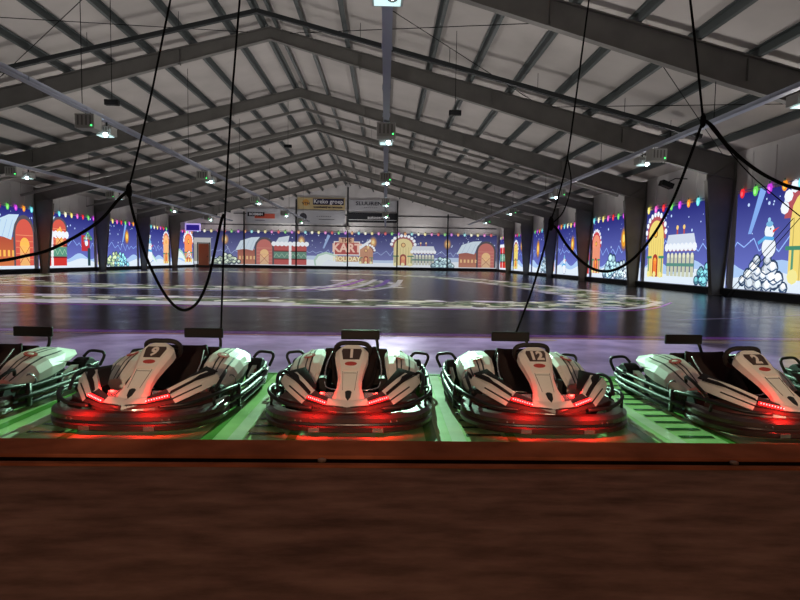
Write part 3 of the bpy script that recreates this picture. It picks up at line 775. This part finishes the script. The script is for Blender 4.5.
# ------------------------------------------------------------ go-kart
def make_kart(label):
    T = thing('go_kart', label, 'go-kart', (0, 0, 0), 0, 'rental go-karts parked in a row')
    # floor tray
    mb = MB()
    pl = [(-.3, -.92), (.3, -.92), (.5, -.5), (.42, .0), (.42, .95), (-.42, .95), (-.42, .0), (-.5, -.5)]
    mb.loft([[(x, y, .045) for x, y in pl], [(x, y, .07) for x, y in pl]]); mb.build('floor_tray', M['seat'], T)
    # front bumper: bulging sweep around the nose
    path = [(-.72, -.34), (-.735, -.55), (-.70, -.74), (-.58, -.93), (-.36, -1.03), (0, -1.06), (.36, -1.03), (.58, -.93), (.70, -.74), (.735, -.55), (.72, -.34)]
    P = catmull([Vector((a, b, 0)) for a, b in path], 4)
    def sweep(prof):
        rings = []
        for i, p in enumerate(P):
            t = (P[min(i + 1, len(P) - 1)] - P[max(i - 1, 0)]).normalized(); n = Vector((t.y, -t.x, 0))
            k_ = min(1, min(i, len(P) - 1 - i) / 6 + .25)
            rings.append([p + n * (o * k_) + Vector((0, 0, z)) for o, z in prof])
        return rings
    mb = MB(); mb.loft(sweep([(-.09, .035), (.0, .03), (.03, .05), (.035, .085), (.012, .1), (.008, .112), (.03, .125), (.03, .16), (-.01, .182), (-.09, .185)]))
    mb.build('front_bumper', M['gloss'], T, smooth=False)
    # black cowl between bumper and white fairing
    mb = MB()
    def cowl(k, z, y0, y1, w0): 
        return [Vector((x, y0 + (y1 - y0) * (abs(x) / w0) ** 1.8, z)) for x in [w0 * t / 8 for t in range(-8, 9)]]
    R = [cowl(0, .17, -.985, -.55, .66), cowl(0, .215, -.975, -.55, .66), cowl(0, .22, -.95, -.55, .64), cowl(0, .255, -.90, -.52, .60)]
    mb.loft(R, closed=False); mb.build('front_cowl', M['gloss'], T, solid=.01)
    # lower slots in bumper
    for sx in (-1, 1):
        MB().box((sx * .27, -1.085, .065), (.09, .01, .035)).build('bumper_slot', M['chrome'], T)
        for q in (.38, .43): MB().lathe([(.008, 0), (.008, .01)], (0, -1, 0), (sx * q, -1.05 + (q - .36) * .4 - .03, .14), 8).build('bumper_bolt', M['chrome'], T)
    # outer tubes: front hoop
    for sx in (-1, 1):
        mb = MB()
        mb.tube([(sx * .30, -.955, .22), (sx * .52, -.90, .235), (sx * .69, -.72, .27), (sx * .755, -.5, .28), (sx * .76, -.22, .25), (sx * .70, -.1, .2)], .017, 8, smooth=5)
        mb.tube([(sx * .69, -.72, .27), (sx * .70, -.70, .16)], .014, 6); mb.tube([(sx * .76, -.3, .26), (sx * .73, -.32, .14)], .014, 6)
        mb.tube([(sx * .66, -.60, .28), (sx * .69, -.42, .385), (sx * .66, -.24, .40), (sx * .60, -.14, .33)], .016, 8, smooth=5)
        mb.build('front_hoop', M['tube'], T, smooth=True)
    # side rails
    for sx in (-1, 1):
        mb = MB()
        for z, o in ((.075, .0), (.15, .015), (.225, .0)):
            mb.tube([(sx * (.73 + o), -.36, z), (sx * (.77 + o), -.1, z), (sx * (.79 + o), .35, z + .01), (sx * (.785 + o), .8, z + .015), (sx * (.74 + o), 1.08, z + .02)], .026 if z < .2 else .02, 8, smooth=5)
        for y in (-.2, .3, .85): mb.box((sx * .775, y, .155), (.035, .05, .22))
        mb.build('side_bumper', M['tube'], T, smooth=True)
        mb = MB(); mb.tube([(sx * .80, 1.02, .22), (sx * .845, 1.03, .32), (sx * .835, 1.04, .365), (sx * .80, 1.04, .38), (sx * .68, 1.03, .385), (sx * .62, 1.0, .32)], .017, 8, smooth=5)
        mb.build('rear_hoop', M['tube'], T, smooth=True)
    mb = MB()
    for z in (.1, .2): mb.tube([(-.75, 1.06, z), (-.5, 1.17, z), (.5, 1.17, z), (.75, 1.06, z)], .026, 8, smooth=4)
    mb.build('rear_bumper', M['tube'], T, smooth=True)
    # wheels
    for sx in (-1, 1):
        for y, r, w, x in ((-.24, .13, .11, .575), (.92, .165, .17, .665)):
            mb = MB(); h = w / 2
            mb.lathe([(r * .55, -h), (r * .9, -h), (r, -h * .75), (r, h * .75), (r * .9, h), (r * .55, h)], (1, 0, 0), (sx * x, y, r), 22)
            wh = mb.build('wheel', M['rubber'], T, smooth=False)
            mb = MB(); mb.lathe([(r * .56, -.01), (r * .5, .012), (r * .2, .0), (r * .18, .03), (.01, .032)], (sx, 0, 0), (sx * (x + h * .75), y, r), 16); mb.build('rim', M['rim'], wh)
    # side pods
    for sx in (-1, 1):
        secs = [(-.14, .37, .58, .27, .235, .10), (-.02, .345, .62, .345, .29, .09), (.12, .33, .645, .42, .345, .09), (.32, .32, .655, .475, .385, .09), (.55, .33, .645, .49, .39, .16), (.70, .35, .59, .475, .395, .33), (.84, .37, .54, .445, .38, .34), (1.0, .40, .48, .39, .36, .345)]
        rings = []
        for (y, xi, xo, zi, zo, zb) in secs:
            xo *= 1.05; w = xo - xi
            def L(t): return Vector((sx * (xi + w * t), y, zi + (zo - zi) * t + .028 * math.sin(PI * t)))
            rings.append([Vector((sx * xi, y, zb)), Vector((sx * xi, y, zi - .03)), L(.10), L(.32), L(.37), L(.46), L(.50), L(.70), L(.75), L(.88), Vector((sx * (xo), y, zo - .05)), Vector((sx * (xo - .01), y, (zo + zb) / 2)), Vector((sx * (xo - .05), y, zb))])
        mats = [1, 0, 0, 1, 0, 1, 0, 1, 0, 0, 0, 1, 1]
        mb = MB(); mb.loft(rings, mats=mats)
        pod = mb.build('side_pod', [M['body'], M['stripe']], T)
        # raised blade over the wheel
        mb = MB(); mb.add([(sx * .56, .30, .42), (sx * .665, .36, .36), (sx * .68, .62, .34), (sx * .60, .90, .365), (sx * .50, 1.03, .39), (sx * .50, .7, .47)], [(0, 1, 2, 3, 4, 5)])
        mb.build('wheel_arch', M['body'], pod, solid=.012)
        mb = MB(); mb.add([(sx * .72, .42, .14), (sx * .72, .68, .16), (sx * .72, .72, .28), (sx * .71, .60, .30), (sx * .70, .42, .22)], [(0, 1, 2, 3, 4)])
        mb.build('side_flash', M['body'], pod, solid=.01)
        mb = MB(); mb.box((sx * .729, .64, .235), (.006, .05, .035)); mb.build('emblem', M['redlogo'], pod)
        mb = MB(); mb.lathe([(.065, 0), (.065, .008)], (sx * .25, -.12, 1), (sx * .48, .28, .462), 14); mb.lathe([(.03, .008), (.02, .012)], (sx * .25, -.12, 1), (sx * .48, .28, .462), 14, 1)
        mb.build('badge', [M['redlogo'], M['digits']], pod)
        mb = MB(); mb.lathe([(.075, 0), (.06, .012), (.055, .0), (.02, .01)], (sx, -.55, .1), (sx * .635, .02, .24), 18); mb.build('vent_ring', M['rim'], pod)
    # nose fairing tower
    B = Vector((0, -.895, .25)); Tn = Vector((0, .68, .385)).normalized(); N = Vector((0, -Tn.z, Tn.y)); Lt = .80
    def pt(u, t, o=0): return B + Vector((u, 0, 0)) + Tn * (t * Lt) + N * o
    sec = [(-.05, .015, .02), (.0, .085, .05), (.06, .135, .06), (.14, .142, .07), (.30, .112, .08), (.48, .112, .09), (.66, .134, .10), (.82, .158, .11), (.93, .160, .12), (.985, .135, .12), (1.02, .09, .10)]
    rings = []
    for t, w, dpt in sec:
        rings.append([pt(-w, t, -dpt), pt(-w, t, -.035), pt(-w * .74, t, 0), pt(-w * .5, t, .004), pt(w * .5, t, .004), pt(w * .74, t, 0), pt(w, t, -.035), pt(w, t, -dpt)])
    mb = MB(); mb.loft(rings); nose = mb.build('nose_fairing', M['body'], T, bevel=.004)
    def decal(name, pts, m, o=.008, par=None):
        q = MB(); n = len(pts)
        q.loft([[pt(u, t, o - .006) for u, t in pts], [pt(u, t, o) for u, t in pts]]); return q.build(name, m, par or nose)
    pn = decal('number_panel', [(-.078, .74), (.078, .74), (.098, .90), (.088, .94), (-.088, .94), (-.098, .90)], M['plate'])
    decal('badge', [(.058 * math.cos(a * PI / 6), .66 + .035 * math.sin(a * PI / 6)) for a in range(12)], M['redlogo'])
    decal('painted_highlight', [(-.07, .53), (.07, .53), (.075, .58), (-.075, .58)], M['digits'])  # white highlight painted on as a flat decal
    decal('shield', [(0, .03), (.022, .08), (.03, .17), (.012, .19), (-.012, .19), (-.03, .17), (-.022, .08)], M['stripe'])
    for sx in (-1, 1): decal('seam', [(sx * .052, .2), (sx * .055, .2), (sx * .07, .52), (sx * .067, .52)], M['stripe'], .007)
    decal('seam', [(-.06, .49), (.06, .49), (.06, .494), (-.06, .494)], M['stripe'], .007)
    # white V-shaped front fairing wings, each with its light bar
    for sx in (-1, 1):
        def q(*r): return [Vector((sx * a, b, c)) for a, b, c in r]
        R = [q((.0, -1.0, .195), (.20, -.955, .205), (.40, -.85, .225), (.57, -.62, .29), (.665, -.42, .335)),
             q((.0, -.99, .232), (.185, -.935, .243), (.36, -.83, .275), (.525, -.60, .355), (.63, -.40, .39)),
             q((.0, -.90, .262), (.17, -.87, .28), (.30, -.77, .325), (.43, -.56, .39), (.52, -.38, .415)),
             q((.0, -.88, .24), (.165, -.855, .25), (.29, -.75, .30), (.42, -.54, .37), (.515, -.36, .40))]
        mb = MB(); mb.loft(R, closed=False, mi=0)
        for k_ in range(2): mb.mi[k_] = 1
        mb.mi[5] = 1
        w = mb.build('front_wing', [M['body'], M['gloss']], T, solid=.012)
        mb = MB(); mb.tube([(sx * .195, -.915, .268), (sx * .345, -.81, .305), (sx * .49, -.60, .378), (sx * .61, -.42, .405)], .006, 6); mb.build('wing_stripe', M['stripe'], w)
        mb = MB(); mb.tube([(sx * .03, -.99, .236), (sx * .18, -.95, .24), (sx * .37, -.85, .262), (sx * .55, -.61, .335)], .007, 6); mb.build('wing_stripe', M['stripe'], w)
        a, b = Vector((sx * .185, -.945, .262)), Vector((sx * .35, -.848, .292))
        mb = MB(); mb.beam(a, b, .03, .022); lb = mb.build('light_bar', M['led'], w)
        mb = MB()
        for k_ in range(9):
            c = a + (b - a) * ((k_ + .5) / 9); mb.box(c + Vector((0, -.013, .004)), (.010, .012, .012))
        mb.build('light_dots', M['ledhot'], lb)
        # dark inner guard
        mb = MB(); mb.add(q((.62, -.36, .415), (.46, -.20, .43), (.30, -.62, .33), (.34, -.80, .31), (.50, -.6, .385)), [(0, 1, 2, 3, 4)]); mb.build('inner_guard', M['seat'], T, solid=.01)
        mb = MB(); mb.box((sx * .2, -.70, .25), (.12, .03, .09), rot=Matrix.Rotation(-.5, 3, 'X')); mb.box((sx * .2, -.68, .16), (.02, .02, .14)); mb.build('pedal', M['chrome'], T)
    # seat
    mb = MB()
    for (ya, za, w, yb_, zb_) in (): pass
    rings = []
    for (y, z, w, c) in ((.02, .14, .17, .05), (.14, .10, .21, .10), (.28, .10, .235, .16), (.40, .16, .25, .17), (.46, .28, .26, .13), (.52, .42, .255, .09), (.56, .52, .22, .05)):
        ring = []
        for k_ in range(-6, 7):
            t = k_ / 6; ring.append(Vector((w * math.copysign(abs(t) ** .8, t), y - c * .7 * t ** 4 * (1 if z > .2 else 0), z + c * 1.6 * t ** 4 * (1 if z <= .2 else .2))))
        rings.append(ring)
    mb.loft(rings, closed=False); st = mb.build('seat', M['seat'], T, solid=.02, smooth=True)
    mb = MB(); mb.box((0, .62, .30), (.70, .05, .40)); mb.build('seat_bulkhead', M['seat'], T, bevel=.02)
    mb = MB()
    for sx in (-1, 1): mb.tube([(sx * .245, .36, .50), (sx * .285, .15, .40), (sx * .285, -.02, .30), (sx * .25, -.16, .22), (sx * .06, -.19, .20)], .008, 7, smooth=6)
    mb.build('seat_trim', M['chrome'], st, smooth=True)
    # motor / battery packs
    mb = MB(); mb.box((0, .78, .20), (.52, .34, .24)); mb.box((0, .80, .33), (.40, .26, .05))
    for k_ in range(6): mb.box((-.2 + k_ * .08, .80, .36), (.02, .24, .02))
    mb.build('motor_housing', M['black'], T, bevel=.01)
    for sx in (-1, 1): MB().box((sx * .305, .2, .2), (.09, .55, .2)).build('battery_box', M['black'], T, bevel=.01)
    mb = MB(); mb.tube([(-.6, .92, .165), (.6, .92, .165)], .02, 8); mb.tube([(-.54, -.24, .13), (.54, -.24, .13)], .014, 8); mb.build('axle', M['rim'], T)
    # steering
    mb = MB(); ax = Vector((0, .75, .45)).normalized(); c = Vector((0, -.09, .585)); u = Vector((1, 0, 0)); v = ax.cross(u).normalized()
    pts = []
    for k_ in range(24):
        a = 2 * PI * k_ / 24; rx = .170; ry = .125 + .018 * abs(math.cos(a))
        yy = ry * math.sin(a) * (1 if math.sin(a) * (-1) < 0 else .92) + (.018 * math.cos(2 * a + PI) if True else 0)
        pts.append(c + u * (rx * math.cos(a)) + v * yy)
    mb.tube(pts, .023, 8, closed=True); sw = mb.build('steering_wheel', M['rubber'], T, smooth=True)
    mb = MB(); mb.lathe([(.05, -.01), (.055, .01), (.04, .025)], tuple(ax), c, 14)
    for a in (.15, PI - .15, -PI / 2): mb.tube([c, c + u * (.165 * math.cos(a)) + v * (.12 * math.sin(a))], .012, 6)
    mb.build('wheel_hub', M['black'], sw)
    mb = MB(); mb.tube([c, (0, -.45, .33), (0, -.72, .14)], .014, 8); mb.build('steering_column', M['rim'], T)
    # headrest / tracker panel on its post
    mb = MB(); mb.box((.03, 1.0, .605), (.46, .035, .115)); wg = mb.build('rear_panel', M['black'], T, bevel=.012)
    mb = MB(); mb.tube([(.22, 1.0, .56), (.235, .98, .50), (.235, .92, .40), (.20, .8, .30)], .018, 8, smooth=4); mb.build('panel_post', M['tube'], T, smooth=True)
    return T, nose, pt

kart0, nose0, npt = make_kart('white kart at left edge, nose cut off by the photo, turned left')
karts = [ # x, rear/front centre, yaw, number
    (-4.17, 3, None, 'white kart at left edge of the row, mostly its right rear side showing'),
    (-2.19, 1.5, '9', 'white kart with number 9 on its nose tower'),
    (-.31, 0, '1', 'white kart with number 1 on its nose tower, middle of the row'),
    (1.49, 0, '12', 'white kart with number 12 on its nose tower'),
    (3.62, -3, '2', 'white kart turned right beside number 12, left flank showing'),
    (5.74, -3, None, 'kart at the right edge, only its rear left corner showing'),
]
KY = 5.89
for i, (x, yw, num, lb) in enumerate(karts):
    k = kart0 if i == 0 else copy_tree(kart0)
    k.location = (x, KY - (.06 if i in (0, 4) else 0), 0); k.rotation_euler = (0, 0, math.radians(-yw)); k['label'] = lb
    if num:
        ns = [q for q in C.objects if q.parent == k and q.name.startswith('nose_fairing')][0]
        vs, fs = text_polys(num, .125, 'CENTER', .006)
        mb = MB(); mb.add([npt(a * 1.1, .837 + 1.4 * b / .80, .0105) for a, b, c in vs], fs); mb.build('racing_number', M['digits'], ns)

# ------------------------------------------------------------ lights
def point(p, e, c, r=.06):
    l = bpy.data.lights.new('lamp', 'POINT'); l.energy = e; l.color = c; l.shadow_soft_size = r
    o = bpy.data.objects.new('lamp', l); C.objects.link(o); o.location = p; return o
def ceiling_fill(p, e, c, size=172):
    l = bpy.data.lights.new('ceiling_fill', 'SPOT'); l.energy = e; l.color = c; l.spot_size = math.radians(size); l.spot_blend = .6; l.shadow_soft_size = .12
    o = bpy.data.objects.new('ceiling_fill', l); C.objects.link(o); o.location = p; o.rotation_euler = (PI, 0, 0); return o
for x, e in ((-24, 230), (-14.8, 430), (-5, 480), (5, 420), (13.6, 240)):  # added fill without fixtures, brightening the roof and upper walls
    for y in range(8, 86, 11):
        ceiling_fill((x, y, 4.3), e, (1.0, .95, .91))
# track projector lighting the start grid from beyond the karts
l = bpy.data.lights.new('grid_projector', 'SPOT'); l.energy = 16000; l.color = (1, 1, 1); l.spot_size = math.radians(58); l.spot_blend = .15; l.shadow_soft_size = .03
o = bpy.data.objects.new('grid_projector', l); C.objects.link(o); o.location = (.1, 20.4, RZ - .66)
o.rotation_euler = Vector((0, -13.6, -5.4)).to_track_quat('-Z', 'Y').to_euler()
# the projector's picture: mint on the grid, lavender on the strip beyond, dark outside
l.use_nodes = True; nt = l.node_tree; em = nt.nodes['Emission']
def nd(t, **k):
    n = nt.nodes.new(t)
    for a_, b_ in k.items(): setattr(n, a_, b_)
    return n
tc = nd('ShaderNodeTexCoord'); sp = nd('ShaderNodeSeparateXYZ'); dv = nd('ShaderNodeMath', operation='DIVIDE'); ng = nd('ShaderNodeMath', operation='MULTIPLY')
ng.inputs[1].default_value = -1
nt.links.new(tc.outputs['Normal'], sp.inputs[0]); nt.links.new(sp.outputs['Z'], ng.inputs[0])
nt.links.new(sp.outputs['Y'], dv.inputs[0]); nt.links.new(ng.outputs[0], dv.inputs[1])
mr = nd('ShaderNodeMapRange'); mr.inputs['From Min'].default_value = -.25; mr.inputs['From Max'].default_value = .25
rp = nd('ShaderNodeValToRGB'); rp.color_ramp.interpolation = 'LINEAR'
nt.links.new(dv.outputs[0], mr.inputs['Value']); nt.links.new(mr.outputs[0], rp.inputs[0]); nt.links.new(rp.outputs['Color'], em.inputs['Color'])
def pos(v): return (v + .25) / .5
e = rp.color_ramp.elements
e[0].position = 0; e[0].color = (0, 0, 0, 1); e[1].position = 1; e[1].color = (0, 0, 0, 1)
for v, c in ((-.170, (0, 0, 0)), (-.163, (.42, .42, .52)), (-.030, (.42, .46, .52)), (-.020, (.52, 1.0, .70)), (.047, (.52, 1.0, .70)), (.051, (0, 0, 0))):
    k_ = e.new(pos(v)); k_.color = c + (1,)
# unseen warm fill added on the viewer's side
point((1.8, -2.6, 1.62), 130, (1.0, .62, .4), .25)
point((-3.5, -2.6, 1.62), 120, (1.0, .62, .4), .25)
# added warm fill spots behind the viewer, brightening each kart front
for x, e in ((-4.2, 700), (-2.2, 1000), (-.3, 1000), (1.5, 1000), (3.75, 1100)):
    l = bpy.data.lights.new('kart_fill', 'SPOT'); l.energy = e * 1.5; l.color = (1.0, .70, .46); l.spot_size = math.radians(12.5); l.spot_blend = 1; l.shadow_soft_size = .15
    o = bpy.data.objects.new('kart_fill', l); C.objects.link(o); o.location = (x * .5, -2.8, 1.9)
    o.rotation_euler = (Vector((x, 5.3, .55)) - o.location).to_track_quat('-Z', 'Y').to_euler()
# glow of the light bars
for x, yw, num, lb in karts:
    for sx in (-1, 1):
        point(Matrix.Rotation(math.radians(-yw), 3, 'Z') @ Vector((sx * .26, -.74, .345)) + Vector((x, KY, 0)), 1.1, (1, .02, .015), .02)
        p = Matrix.Rotation(math.radians(-yw), 3, 'Z') @ Vector((sx * .27, -1.13, .28)) + Vector((x, KY, 0))
        l = bpy.data.lights.new('light_bar_glow', 'SPOT'); l.energy = 12; l.color = (1, .02, .015); l.spot_size = math.radians(130); l.spot_blend = .8; l.shadow_soft_size = .02
        o = bpy.data.objects.new('light_bar_glow', l); C.objects.link(o); o.location = p; o.rotation_euler = Vector((0, 1.0, -1)).to_track_quat('-Z', 'Y').to_euler()

w = bpy.data.worlds.new('world'); S.world = w; w.use_nodes = True
w.node_tree.nodes['Background'].inputs[0].default_value = (.9, .85, .9, 1)
w.node_tree.nodes['Background'].inputs[1].default_value = .06
